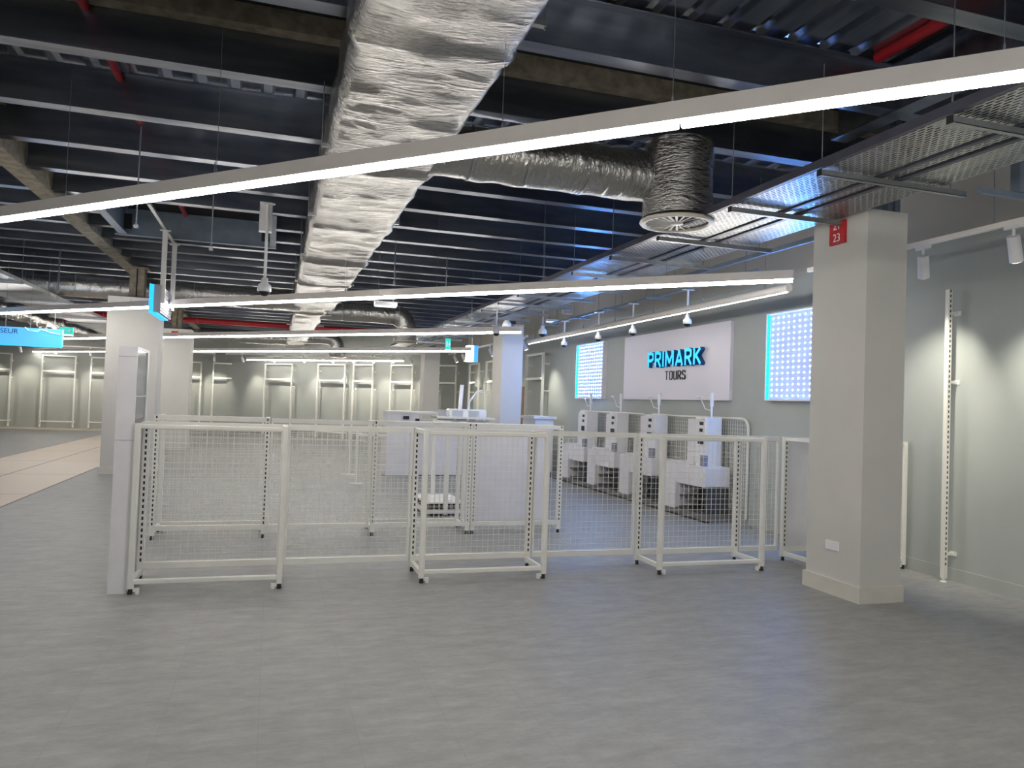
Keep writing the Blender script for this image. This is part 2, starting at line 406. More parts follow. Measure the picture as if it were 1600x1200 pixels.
p2 = pillar(-3.12, -2.27, 23.2, 23.9, 'white pillar behind the wide left pillar with tiny red plate', ztop=3.39)
part(MB().box(-2.80, -2.62, 23.175, 23.2, 3.17, 3.32), 'number_plate', redplate, p2)
pillar(4.84, 5.33, 16.1, 16.85, 'blue tinted white pillar between the island counter and sign wall', ztop=3.39)
pillar(4.75, 5.27, 24.7, 25.35, 'farthest white pillar, in front of the diagonal wall', ztop=3.39)
m = MB()

# ------------------------------------------------------------------ linear luminaires
SEG = 1.5384
def run(cxy, x0, nseg, label, z=3.0, group='long suspended light lines', wires=None):
    """45 degree run, x+y=cxy, starting at x0 (left end)"""
    r = empty('linear_light', (x0, cxy-x0, z), -math.pi/4)
    L = nseg*SEG
    MB().box(0, L, -.032, .032, .008, .10).build('housing', lampbody, r)
    for i in range(nseg):
        MB().rbox(i*SEG+.011, (i+1)*SEG-.011, -.026, .026, -.026, .008, .012, 2, 'x').build('diffuser', tube, r)
    m = MB()
    for fx in (wires or [(i+.12)*SEG for i in range(nseg)]):
            m.tube([(fx, 0, .10), (fx, 0, 1.12)], .0022, 5)
            m.tube([(fx, 0, .10), (fx, 0, .135)], .007, 6).cut()
    for q in m.each(): q.build('suspension_wire', rodm, r)
    return tag(r, label, 'ceiling light', group)
run(5.08, -1.425-1.0878*4, 10, 'nearest and brightest long light line, crossing the whole view', wires=[2.4, 4.1, 5.88, 7.56, 9.78, 10.73, 12.1, 14.3])
run(-1.50, -4.2, 8, 'unseen light line of the same make, added just behind the camera for its light')  # added out of view, continuing the row spacing, to brighten surfaces facing the camera
run(11.73, 5.13-1.0878*13, 13, 'second light line, ending in front of the big white pillar')
run(18.38, 4.53-1.0878*13, 13, 'third light line, ending in front of the blue tinted pillar')
run(24.95, 5.08-1.0878*13, 13, 'fourth light line, ending before the farthest pillar')
run(31.15, -1.05, 5, 'short farthest light line along the diagonal wall')
# wall lamp above the tills
r = empty('wall_linear_light', (5.62, 7.3, 3.03))
part(MB().tube([(5.62, 7.3, 3.05), (5.62, 16.6, 3.05)], .047, 16), 'housing', lampbody, r)
part(MB().box(5.61, 5.63, 7.33, 16.57, 2.999, 3.012), 'diffuser', tubew, r)
m = MB()
for k in range(7):
    y = 7.75+k*1.4; m.tube([(5.62, y, 3.09), (5.62, y, 4.12)], .0025, 5); m.tube([(5.62, y, 3.085), (5.62, y, 3.15)], .01, 6).cut()
part(m, 'suspension_wire', rodm, r)
tag(r, 'slim round light tube parallel to the sign wall above the tills', 'ceiling light')

# ------------------------------------------------------------------ track spotlights
def spot(loc, target, label, group, watts=SPOT, size=74):
    """loc = pivot under the track, target = point aimed at"""
    p = Vector(loc); d = (Vector(target)-p).normalized()
    r = empty('track_spotlight', loc)
    part(MB().box(p.x-.018, p.x+.018, p.y-.075, p.y+.075, p.z+.075, p.z+.11).tube([(p.x, p.y, p.z+.0), (p.x, p.y, p.z+.08)], .013, 8), 'adapter', whitepl, r)
    a = p - d*.02; bb = p + d*.20
    part(MB().tube([a, bb], [.048, .052], 18), 'lamp_head', whitepl, r)
    part(MB().tube([bb, bb+d*.004], .043, 18), 'lens', spotglass, r)
    ld = bpy.data.lights.new('spot_beam', 'SPOT'); ld.energy = watts; ld.color = (1.0, .95, .80)
    ld.spot_size = math.radians(size); ld.spot_blend = 1.0; ld.shadow_soft_size = .03
    lo = bpy.data.objects.new('spot_beam', ld); C.objects.link(lo)
    lo.location = bb + d*.03; lo.rotation_euler = d.to_track_quat('-Z', 'Y').to_euler()
    lo.parent = r; lo.matrix_parent_inverse = r.matrix_basis.inverted()
    return tag(r, label, 'spotlight', group)
def track(p, q, label):
    r = empty('light_track', p)
    P = Vector(p); Q = Vector(q)
    part(MB().bar(P, Q, .04, .045), 'rail', lampbody, r)
    m = MB(); n = max(2, int((Q-P).length/1.8))
    for i in range(n+1):
        e = P+(Q-P)*((i+.3)/(n+.6)); m.tube([e+Vector((0, 0, .02)), (e.x, e.y, 4.12)], .0025, 5); m.tube([e+Vector((0, 0, .02)), e+Vector((0, 0, .07))], .008, 6).cut()
    part(m, 'suspension_wire', rodm, r)
    return tag(r, label, 'light track', 'spotlight tracks')
track((5.72, 2.5, 3.23), (5.72, 7.1, 3.23), 'light track hung behind the big pillar along the right wall')
for (y, ty, lab) in ((5.52, 6.15, 'spotlight peeking out right of the big white pillar'), (4.62, 4.95, 'spotlight cut by the right edge of the picture')):
    spot((5.72, y, 3.10), (6.5, ty, 1.45), lab, 'spotlights on the right wall track', SPOT*.52)
track((5.72, 17.0, 3.23), (5.72, 25.4, 3.23), 'light track beyond the blue tinted pillar')
for y, lab in ((17.3, 'spotlight beside the right edge of the blue tinted pillar'), (20.2, 'spotlight hidden behind the blue tinted pillar'), (22.3, 'rightmost of the spotlights left of the blue and white sign'), (23.4, 'second spotlight left of the blue and white sign'), (24.5, 'third spotlight left of the blue and white sign')):
    spot((5.72, y, 3.10), (6.5, y-.3, 1.4), lab, 'spotlights on the far right track', SPOT*.4)
track((-13.4, 33.2, 3.24), (-2.3, 33.2, 3.24), 'light track along the far wall behind the left pillars')
xs = [-12.9, -11.7, -10.5, -9.3, -8.1, -6.9, -5.7, -4.5, -3.3, -2.35]
for i, x in enumerate(xs):
    spot((x, 33.2, 3.10), (x+.1, 34.2, 1.45), 'far wall spotlight, %s from the left' % ORD[i], 'spotlights washing the far wall', SPOT*.5)
dx = [-1.25, -.05, 1.05, 2.05, 2.75, 3.4, 4.02, 4.6]
track((-1.9, 33.05, 3.24), (5.0, 26.15, 3.24), 'light track along the diagonal wall')
for i, x in enumerate(dx):
    spot((x, 31.15-x, 3.10), (x+.62, 31.6-x, 1.45), 'diagonal wall spotlight, %s from the left' % ORD[i], 'spotlights washing the diagonal wall', SPOT*.5)

# ------------------------------------------------------------------ duct work
def rough_box_duct(x0, x1, z0, z1, y0, y1):
    """insulated rectangular duct with sagging, crinkled wrap"""
    prof = []
    st = .06
    def seg(a, b):
        n = max(1, int((Vector(b)-Vector(a)).length/st)); return [(a[0]+(b[0]-a[0])*i/n, a[1]+(b[1]-a[1])*i/n) for i in range(n)]
    r = .05
    prof = seg((x0+r, z0), (x1-r, z0)) + seg((x1-r, z0), (x1, z0+r)) + seg((x1, z0+r), (x1, z1)) + seg((x1, z1), (x0, z1)) + seg((x0, z1), (x0, z0+r)) + seg((x0, z0+r), (x0+r, z0))
    N = len(prof); vs = []; ny = 0; y = y0
    while y < y1:
        for (x, z) in prof:
            cxx = (x0+x1)/2; u = (x-cxx)/((x1-x0)/2)
            fl = ((y-4.15) % 2.37); seam = max(0, 1-abs(fl)/.10)*.03 + max(0, 1-abs(fl-2.37)/.10)*.03
            nz = noise.noise(Vector((x*1.3, y*3.4, z*1.5)))*.018 + noise.noise(Vector((x*3, y*9, z*4)))*.011 + noise.noise(Vector((x*7, y*15, z*9)))*.007
            sag = -.022*(1-u*u)*abs(math.sin(y*1.32))
            sd = noise.noise(Vector((u*2, y*2.1, 7)))*.035 + noise.noise(Vector((u, y*6.0, 3)))*.015
            if z < z0+.12: vs.append((x + (u)*abs(sd)*.9+u*seam, y, z+nz+sag-seam))
            else: vs.append((x + u*(sd+seam), y, z+nz*.4))
        y += .055 if y < 14 else .12; ny += 1
    fs = [(i*N+k, (i+1)*N+k, (i+1)*N+(k+1) % N, i*N+(k+1) % N) for i in range(ny-1) for k in range(N)]
    return MB()._add(vs, fs, True)
rd = empty('main_air_duct', (.8, 3, 3.55))
part(rough_box_duct(.34, 1.24, 3.57, 3.98, 1.2, 17.5), 'foil_wrap', foil_duct, rd)
part(rough_box_duct(.42, 1.10, 3.57, 3.92, 17.4, 32.4), 'foil_wrap', foil_duct, rd)
m = MB()
for y in (3.72, 6.15, 8.55, 11.0, 13.6, 16.2, 19.0, 22, 25, 28):
    m.box(.285, 1.295, y-.02, y+.02, 3.595, 3.62)
    for x in (.29, 1.29): m.tube([(x, y, 3.58), (x, y, 4.12)], .005, 6)
    m.cut()
for y in (3.72, 6.15): pass
part(m, 'hanger', strutm, rd)
tag(rd, 'long silver foil wrapped rectangular duct hanging from the ceiling', 'air duct')
def crinkle(mb, pts, r, n=36, amp=.012, seed=0, lump=0.0):
    """round foil duct through pts with crinkled surface"""
    pts = [Vector(p) for p in pts]; dense = [pts[0]]
    for a, b in zip(pts, pts[1:]):
        k = max(1, int((b-a).length/.05)); dense += [a+(b-a)*(j+1)/k for j in range(k)]
    vs = []; ax = None
    for i, p in enumerate(dense):
        d = (dense[min(i+2, len(dense)-1)]-dense[max(i-2, 0)]).normalized()
        if ax is None: ax = d.orthogonal().normalized()
        ax = (ax-d*ax.dot(d)).normalized(); bx = d.cross(ax)
        for k in range(n):
            t = 2*math.pi*k/n; dr = ax*math.cos(t)+bx*math.sin(t)
            q = p+dr*r
            rr = r + noise.noise(q*4+Vector((seed, 0, 0)))*amp*1.4 + noise.noise(q*13)*amp*.7 + lump*noise.noise(Vector((i*.11, seed, math.cos(t))))
            vs.append(p+dr*rr)
    m = len(dense); fs = [(i*n+k, i*n+(k+1) % n, (i+1)*n+(k+1) % n, (i+1)*n+k) for i in range(m-1) for k in range(n)]
    mb._add(vs, fs, True); mb._add(vs[:n], [tuple(range(n))[::-1]]); mb._add(vs[(m-1)*n:], [tuple(range(n))]); return mb
def swirl(root, cx, cyy, z, R):
    m = MB().lathe((cx, cyy, z), [(R*.86, .02), (R*.88, 0), (R*1.0, -.004), (R*1.04, .012), (R*1.02, .03), (R*.9, .03)], 48)
    part(m, 'flange', vanem, root)
    m = MB().lathe((cx, cyy, z+.035), [(0.001, 0), (R*.92, 0)], 36)
    part(m, 'dark_throat', blackm, root)
    m = MB(); nv = 24
    for k in range(nv):
        a = 2*math.pi*k/nv; c, s_ = math.cos(a), math.sin(a); b2 = a+.10
        r1, r2 = R*.16, R*.87
        w0, w1 = .008, R*.085
        def P(rr, off, zz): return (cx+rr*c-off*s_, cyy+rr*s_+off*c, z+zz)
        m._add([P(r1, -w0, .006), P(r2, -w1*.5, .006), P(r2, w1*.45, .012), P(r1, w0, .010)], [(0, 1, 2, 3)]).cut()
    m.lathe((cx, cyy, z+.0), [(.001, 0), (R*.17, 0), (R*.18, .012), (R*.16, .02)], 24)
    part(m, 'vane', vanem, root)
# near branch with the big drop and swirl diffuser
br = empty('branch_air_duct', (1.2, 6.3, 3.82))
part(crinkle(MB(), [(1.2, 6.42, 3.80), (2.1, 6.42, 3.80), (3.28, 6.40, 3.80)], .235, seed=3), 'foil_tube', foil_round, br)
part(crinkle(MB(), [(3.56, 6.28, 4.10), (3.56, 6.28, 3.40)], .325, 44, .014, 9), 'foil_drop', foil_vert, br)
m = MB()
for x in (1.55, 2.05, 2.62): 
    m.tube([(x+.0, 6.42, 3.80), (x+.014, 6.42, 3.80)], .243, 36, False).cut()
part(m, 'tape_band', strutm, br)
part(MB().tube([(3.40, 6.28, 4.08), (3.40, 6.28, 4.16)], .006, 6).cut().tube([(3.72, 6.28, 4.08), (3.72, 6.28, 4.16)], .006, 6), 'hanger', rodm, br)
swirl(br, 3.56, 6.28, 3.345, .335)
tag(br, 'nearest silver foil branch duct ending in a large drum with swirl diffuser', 'air duct', 'foil branch ducts')
def branch(x0, x1, y, r, label, drop=True, zc=3.78):
    b_ = empty('branch_air_duct', (x0, y, zc))
    sgn = 1 if x1 > x0 else -1
    pts = [(x0, y, zc), (x1-sgn*.35, y, zc)]
    if drop:
        for k in range(1, 7):
            a = math.radians(15*k); pts.append((x1-sgn*.35+sgn*.35*math.sin(a), y, zc-.35+.35*math.cos(a)))
        pts.append((x1, y, zc-.48))
    else: pts.append((x1, y, zc))
    part(crinkle(MB(), pts, r, 24, .014, y), 'foil_tube', foil_round, b_)
    if drop:
        part(crinkle(MB(), [(x1, y, zc-.48), (x1, y, zc-.66)], r*1.25, 24, .01, y+4), 'foil_drop', foil_vert, b_)
        swirl(b_, x1, y, zc-.69, r*1.3)
    part(MB().tube([((x0+x1)/2, y, zc+r-.01), ((x0+x1)/2, y, 4.13)], .006, 6), 'hanger', rodm, b_)
    return tag(b_, label, 'air duct', 'foil branch ducts')
branch(1.05, 3.2, 19.3, .25, 'second foil branch duct, bending down left of the blue tinted pillar')
branch(.5, -6.2, 17.4, .24, 'left foil branch duct, passing behind the wide left pillar', False, 3.72)
branch(1.0, 2.2, 28.4, .24, 'third foil branch duct, short elbow under the main duct end')
branch(.5, -3.4, 30.2, .24, 'far left foil branch duct ending behind the second left pillar')
b_ = empty('flexible_air_duct', (-5.9, 14, 3.3))
part(crinkle(MB(), [(-6.05, 15.0, 3.30), (-5.9, 19.5, 3.33), (-5.8, 24.5, 3.36), (-5.75, 28.0, 3.36)], .16, 20, .03, 11, .05), 'foil_tube', foil_vert, b_)
m = MB()
for y in (17, 20, 23, 26): m.tube([(-5.85, y, 3.4), (-5.85, y, 4.13)], .005, 6).cut()
part(m, 'hanger', rodm, b_)
tag(b_, 'lumpy crumpled foil flexible duct above the blue hanging sign', 'air duct')

# ------------------------------------------------------------------ cable trays
def tray(x0, x1, y0, y1, z, label):
    r = empty('cable_tray', ((x0+x1)/2, y0, z))
    m = MB(); m._add([(x0, y0, z), (x1, y0, z), (x1, y1, z), (x0, y1, z)], [(0, 1, 2, 3)])
    m.v = [(a-(x0+x1)/2, b-y0, c-z) for a, b, c in m.v]
    o = m.build('perforated_base', trayperf, r)
    s = MB()
    for x, q in ((x0, 1), (x1, -1)): s.box(x-.002, x+.002, y0, y1, z, z+.06).box(x, x+q*.012, y0, y1, z+.058, z+.062).cut()
    part(s, 'side_rail', strutm, r)
    return tag(r, label, 'cable tray', 'perforated cable trays')
TZ = 3.37
tray(3.70, 4.16, 0.5, 25, TZ, 'left and widest slotted tray of the right hand trio')
tray(4.225, 4.335, .5, 25, TZ, 'narrow middle slotted tray of the right hand trio')
tray(4.40, 4.78, .5, 25, TZ, 'right slotted tray of the trio, passing the big pillar top')
m = MB().box(4.17, 4.215, .5, 25, TZ-.012, TZ-.004).box(4.345, 4.39, .5, 25, TZ-.012, TZ-.004)
for i, (a, c) in enumerate(((4.172, 4.214), (4.346, 4.388))):
    o = MB().box(a, c, .5, 25, TZ-.014, TZ+.02).build('rail_channel', darkstrut)
    tag(o, ('left' if i == 0 else 'right') + ' dark slotted channel between the right hand trays', 'channel', 'dark channels between trays')
o = MB().box(3.655, 3.694, .5, 25, TZ-.005, TZ+.055).build('rail_channel', darkstrut)
tag(o, 'dark slotted channel along the outer left edge of the trays', 'channel', 'dark channels between trays')
o = MB().box(5.50, 5.54, 5.9, 9.5, 3.48, 3.53).build('rail_channel', bluesteel)
tag(o, 'blue steel channel running behind the big white pillar at tray height', 'channel')
r = empty('wall_strut', (5.7, 4.34, 3.34))
part(MB().box(5.02, 6.48, 4.32, 4.36, 3.315, 3.36), 'strut_channel', bluesteel, r)
part(MB().box(5.38, 5.44, 4.30, 4.38, 3.36, 4.40), 'drop_channel', bluesteel, r)
tag(r, 'blue grey strut reaching from the trays to the right wall at the picture edge', 'strut')
o = MB().box(5.40, 5.46, 5.62, 5.70, 3.33, 4.62).box(5.46, 5.52, 5.60, 5.66, 3.37, 4.38).build('steel_bracket', bluesteel)
tag(o, 'dark blue steel bracket hanging just right of the big pillar top', 'bracket')
ysup = [2.25, 3.36, 4.45, 5.56, 6.82, 7.95, 9.12, 10.26, 11.4, 12.5, 13.6, 14.7, 15.8, 17, 18.2, 19.4, 20.6, 22]
for i, y in enumerate(ysup):
    r = empty('tray_support', (4.3, y, TZ))
    xe = 4.835 if 5.2 < y < 6 or 16 < y < 16.9 else 5.0
    m = MB().box(3.66, xe, y-.0205, y+.0205, TZ-.062, TZ-.058).box(3.66, xe, y-.0205, y-.0175, TZ-.062, TZ-.021).box(3.66, xe, y+.0175, y+.0205, TZ-.062, TZ-.021)
    part(m, 'strut_channel', strutm, r)
    part(MB().box(3.652, 3.66, y-.021, y+.021, TZ-.064, TZ-.018), 'end_cap', blackm, r)
    m = MB().tube([(3.678, y, TZ-.05), (3.678, y, 4.12)], .004, 6).cut()
    if not 5.1 < y < 6.1 and not 16 < y < 17: m.tube([(4.86, y, TZ-.05), (4.86, y, 4.10)], .004, 6)
    part(m, 'threaded_rod', rodm, r)
    tag(r, 'zinc strut under the right hand trays, %s from the camera' % ORD[i], 'tray support', 'struts carrying the right hand trays')
tray(-5.2, -4.15, 12.0, 30, 3.37, 'wide slotted tray high at the left edge of the view')
for i, y in enumerate([13.0, 14.6, 16.2, 17.8, 19.4, 21, 22.6]):
    r = empty('tray_support', (-4.7, y, TZ))
    part(MB().box(-5.3, -4.08, y-.02, y+.02, TZ-.045, TZ-.004), 'strut_channel', strutm, r)
    m = MB()
    for x in (-5.26, -4.11): m.tube([(x, y, TZ-.04), (x, y, 4.12)], .005, 6).cut()
    part(m, 'threaded_rod', rodm, r)
    tag(r, 'strut under the left tray, %s from the camera' % ORD[i], 'tray support', 'struts carrying the left tray')
# conduit rail that carries the till cameras
r = empty('camera_rail', (5.72, 8.6, 3.38))
part(MB().box(5.70, 5.74, 8.0, 16.0, 3.36, 3.40), 'strut_channel', bluesteel, r)
m = MB()
for y in (8.3, 9.3, 10.1, 11.0, 11.9, 12.9, 14.2, 15.5): m.tube([(5.72, y, 3.38), (5.72, y, 4.12)], .004, 6).cut()
part(m, 'threaded_rod', rodm, r)
m = MB()
for y in (9.0, 10.6, 12.2, 13.8, 15.4): m.box(5.50, 5.94, y-.02, y+.02, 3.33, 3.36).cut()
part(m, 'cross_bracket', strutm, r)
tag(r, 'thin blue steel rail above the tills carrying the dome cameras', 'rail')

def dome(x, y, z, ztop, label, group='dome cameras over the tills', r_=.062, name='dome_camera', pr=.016):
    r = empty(name, (x, y, ztop))
    part(MB().tube([(x, y, z+r_*1.2), (x, y, ztop)], pr, 10), 'pole', whitepl, r)
    part(MB().lathe((x, y, z), [(.001, r_*1.9), (r_*.45, r_*1.85), (r_*.5, r_*1.2), (r_*.95, r_*.75), (r_*1.05, 0), (r_*.9, -r_*.25)], 20), 'housing', whitepl, r)
    part(MB().lathe((x, y, z), [(r_*.88, -r_*.22), (r_*.75, -r_*.55), (r_*.45, -r_*.8), (.001, -r_*.92)], 20), 'dome_lens', blackm, r)
    part(MB().box(x-.09, x+.09, y-.03, y+.03, ztop-.012, ztop), 'mount_plate', whitepl, r)
    return tag(r, label, 'camera', group)
for y, lab in ((9.7, 'nearest dome camera, over the top edge of the white signboard'), (11.45, 'dome camera at the left corner of the white signboard'), (12.86, 'dome camera above the left blue panel'), (14.58, 'farthest dome camera over the tills, nearest the tube end')):
    dome(5.72, y, 2.87, 3.36, lab)
dome(4.59, 15.0, 3.22, 3.37, 'dome camera hanging from the trays before the blue tinted pillar', 'dome cameras under the trays', .09)
dome(3.93, 13.5, 2.92, 3.37, 'dome camera overlapping the third light line near its end', 'dome cameras under the trays', .07)
dome(5.6, 15.6, 3.18, 4.1, 'dome camera on a long drop rod right of the blue tinted pillar', 'dome cameras under the trays', .09)
dome(-.16, 10.2, 2.95, 4.08, 'white dome sensor on a long pole left of the main duct', None, .085, 'dome_sensor', .02)
o = MB().rbox(-.26, -.10, 10.22, 10.34, 3.72, 4.10, .02).build('sensor_bracket', whitepl); tag(o, 'white bracket box beside the long dome sensor pole', 'bracket')
def wifi(x, y, z, w, h, lab):
    r = empty('access_point', (x, y, z))
    part(MB().rbox(x-w/2, x+w/2, y-.03, y+.03, z, z+h, .012, 3, 'y'), 'casing', whitepl, r)
    part(MB().tube([(x, y, z+h-.01), (x, y, 4.12)], .006, 6), 'hanger_rod', rodm, r)
    tag(r, lab, 'access point', 'white hanging boxes')
wifi(4.58, 15.9, 3.30, .12, .30, 'narrow white box hanging left of the blue tinted pillar')
wifi(5.5, 13.9, 3.42, .20, .20, 'square grey white box hanging right of the blue tinted pillar')
# emergency light and exit signs
def emer(x, y, z, w, lab):
    r = empty('emergency_light', (x, y, z))
    part(MB().box(x-w/2, x+w/2, y-.05, y+.05, z, z+.05), 'casing', whitepl, r)
    part(MB().box(x-w/2+.01, x+w/2-.01, y-.045, y+.045, z-.012, z), 'lens', warmlens, r)
    part(MB().tube([(x-w/3, y, z+.045), (x-w/3, y, 4.12)], .003, 5).cut().tube([(x+w/3, y, z+.045), (x+w/3, y, 4.12)], .003, 5), 'wire', rodm, r)
    tag(r, lab, 'emergency light', 'slim hanging emergency lights')
emer(1.4, 10.2, 2.86, .30, 'flat white emergency light just below the second light line')
emer(2.75, 26.0, 3.2, .32, 'flat emergency light right of the end of the main duct')
emer(5.75, 15.4, 3.42, .28, 'glowing emergency light at the top of the blue tinted pillar')
def exit_sign(x, y, z0, z1, w, lab):
    r = empty('exit_sign', (x, y, z0))
    part(MB().box(x-w/2, x+w/2, y-.02, y+.02, z0, z1), 'panel', greensign, r)
    h = z1-z0; m = MB().box(x-w*.33, x-w*.12, y-.024, y-.02, z0+h*.25, z0+h*.75)
    m.bar((x, y-.023, z0+h*.5), (x+w*.34, y-.023, z0+h*.5), .004, h*.12)
    m.bar((x+w*.34, y-.023, z0+h*.5), (x+w*.2, y-.023, z0+h*.75), .004, h*.1).bar((x+w*.34, y-.023, z0+h*.5), (x+w*.2, y-.023, z0+h*.25), .004, h*.1)
    part(m, 'pictogram', whitetext, r)
    part(MB().box(x-w/2, x+w/2, y-.03, y+.03, z0-.03, z0), 'lens', warmlens, r)
    part(MB().tube([(x-w*.3, y, z1-.005), (x-w*.3, y, 4.12)], .003, 5).cut().tube([(x+w*.3, y, z1-.005), (x+w*.3, y, 4.12)], .003, 5), 'wire', rodm, r)
    tag(r, lab, 'exit sign', 'green exit signs')
exit_sign(-4.67, 20, 2.86, 3.03, .28, 'green exit sign right of the blue hanging sign')
exit_sign(3.8, 17, 2.80, 3.05, .12, 'narrow green exit sign under the trays near the third light')

# ------------------------------------------------------------------ pipes
o = MB().tube([(-1.45, YB+.2, 4.44), (-1.45, 13.05, 4.44)], .035, 14).build('sprinkler_pipe', redpipe); tag(o, 'red sprinkler pipe seen left of the duct between joists', 'pipe')
o = MB().tube([(4.52, .6, 4.545), (4.52, 4.85, 4.545)], .045, 14)
o.v = [(a, b, c-.06) for a, b, c in o.v]; o = o.build('sprinkler_pipe', redpipe); tag(o, 'red sprinkler pipe at the upper right corner of the view', 'pipe')
r = empty('sprinkler_main', (-4, 25, 3.72))
part(MB().tube([(-9, 24.75, 3.80), (4.3, 24.75, 3.80)], .085, 16), 'pipe', redpipe, r)
m = MB()
for x in (-8, -5, -1.2, 2, 4): m.tube([(x, 24.75, 3.86), (x, 24.75, 4.12)], .008, 6).cut()
part(m, 'hanger', rodm, r)
tag(r, 'thick dark red sprinkler main crossing behind the left pillars', 'pipe')
rods = [(1.77, 12.0, 3.45), (3.55, 13.9, 3.2), (-1.30, 7.87, 3.14), (-3.76, 15.4, 3.3), (-4.1, 11.9, 3.3), (2.8, 12.85, 3.5), (-6.0, 13.8, 3.3), (-.7, 8.72, 3.14)]
rl = ['steel drop rod right of the main duct above the second light', 'steel drop rod left of the trays', 'steel drop rod above the nearest light left part', 'steel drop rod left of the wide pillar top', 'steel drop rod near the left tray edge', 'thin drop rod midway between duct and trays', 'steel drop rod at the left edge of the view', 'thin drop rod above the nearest light near the hanging sign']
for (x, y, z), lb in zip(rods, rl):
    o = MB().tube([(x, y, z), (x, y, 4.11)], .011 if z > 3.2 else .007, 8).box(x-.02, x+.02, y-.02, y+.02, z, z+.03).build('drop_rod', rodm); tag(o, lb, 'rod', 'loose drop rods from the joists')

# ------------------------------------------------------------------ racks on the walls
def rack(p, q, label, z1=2.9, nrm=None, mid=2.26, bottom=.27):
    """two slotted uprights at p and q, bars between, brackets to the wall along nrm"""
    P = Vector((*p, 0)); Q = Vector((*q, 0)); d = (Q-P).normalized(); nn = Vector((*nrm, 0)).normalized()
    ang = math.atan2(d.y, d.x)
    r = empty('wall_rack', P, ang); L = (Q-P).length
    loc = Matrix.Rotation(-ang, 4, 'Z') @ nn
    s = 1 if loc.y > 0 else -1
    for x in (0, L):
        o = MB().box(-.025, .025, -.03, .03, .03, z1).build('upright', slotm, r); o.location = (x, 0, 0)
        m = MB()
        for z in (.27, 1.95, 2.62): m.box(x-.012, x+.012, 0, s*.16, z-.014, z+.014).box(x-.03, x+.03, s*.155, s*.162, z-.03, z+.03).cut()
        for q_ in m.each(): q_.build('wall_bracket', white, r)
        MB().tube([(x, 0, 0), (x, 0, .035)], .018, 10).build('foot', blackm, r)
    MB().box(.025, L-.025, -.02, .02, z1-.05, z1).build('top_bar', white, r)
    MB().box(.025, L-.025, -.03, .03, mid-.03, mid+.03).build('hanging_bar', white, r)
    MB().box(.025, L-.025, -.015, .015, bottom-.02, bottom+.02).build('base_bar', white, r)
    return tag(r, label, 'clothes rack', 'white slotted wall racks')
FYR = 34.02
for a, b_, lb in ((-12.7, -11.5, 'white wall rack farthest left on the far wall'), (-10.95, -9.8, 'white wall rack cut by the left edge of the picture'), (-8.72, -7.56, 'white far wall rack fully visible left of the wide pillar'),
                  (-7.0, -5.87, 'white far wall rack half hidden by the wide left pillar'), (-5.2, -4.1, 'white far wall rack between the two left pillars'), (-3.95, -2.9, 'white far wall rack just right of the second left pillar'), (-2.42, -1.35, 'white far wall rack next to the diagonal wall')):
    rack((a, FYR), (b_, FYR), lb, nrm=(0, 1))
dg = 32.3-.22
for i, (a, b_) in enumerate(((-.33, .70), (1.66, 2.61), (2.90, 3.55), (4.14, 4.82), (5.57, 6.14))):
    rack((a, dg-a), (b_, dg-b_), 'white rack on the diagonal wall, %s from the left' % ORD[i], nrm=(1, 1))
rack((6.33, 17.5), (6.33, 18.75), 'white rack on the sign wall right of the blue tinted pillar', nrm=(1, 0))
rack((6.33, 21.6), (6.33, 22.7), 'white rack on the right wall behind the blue and white sign', nrm=(1, 0))
rack((6.33, 23.6), (6.33, 24.8), 'white rack on the right wall nearest the diagonal wall', nrm=(1, 0))
# single upright near the camera
r = empty('wall_upright', (6.38, 5.83, 0))
MB().box(-.022, .022, -.022, .022, .035, 2.89).build('upright', slotm, r)
m = MB()
for z in (.27, 1.97, 2.66): m.box(0, .12, -.012, .012, z-.014, z+.014).box(.112, .119, -.04, .04, z-.022, z+.022).cut()
for q in m.each(): q.build('wall_bracket', white, r)
MB().box(.05, .075, -.02, .02, .30, 1.90).box(.05, .075, -.02, .02, 2.02, 2.6)
MB().tube([(0, 0, 0), (0, 0, .036)], .016, 10).lathe((0, 0, 0), [(.001, .008), (.03, .007), (.032, 0)], 16).build('foot', white, r)
tag(r, 'single tall slotted white upright on the right wall near the picture edge', 'upright')

# ------------------------------------------------------------------ white mesh fence
FH = 1.345
_grids = {}
def mesh_panel(root, x0, x1, y, z0=.16, z1=FH-.07):
    key = round(x1-x0, 2)
    if key not in _grids:
        W_ = x1-x0; H_ = z1-z0
        o = MB().grid((0, 0, 0), (W_, 0, 0), (0, 0, H_), max(2, round(W_/.055)), round(H_/.055), .0035).build('mesh_panel', white, root); _grids[key] = o.data
    else:
        o = bpy.data.objects.new('mesh_panel', _grids[key]); C.objects.link(o); o.parent = root
    o.location = (x0, y, z0); return o
def post(root, x, y, m, name, h=FH, w=.05):
    if m is slotm: o = MB().box(-w/2, w/2, -w/2, w/2, .045, h).build(name, m, root)
    else: o = MB().rbox(-w/2, w/2, -w/2, w/2, .045, h, .012).build(name, m, root)
    o.location = (x, y, 0)
    f = MB().tube([(0, 0, 0), (0, 0, .05)], [.02, .014], 10).build('leveling_foot', blackm, o)
    return o
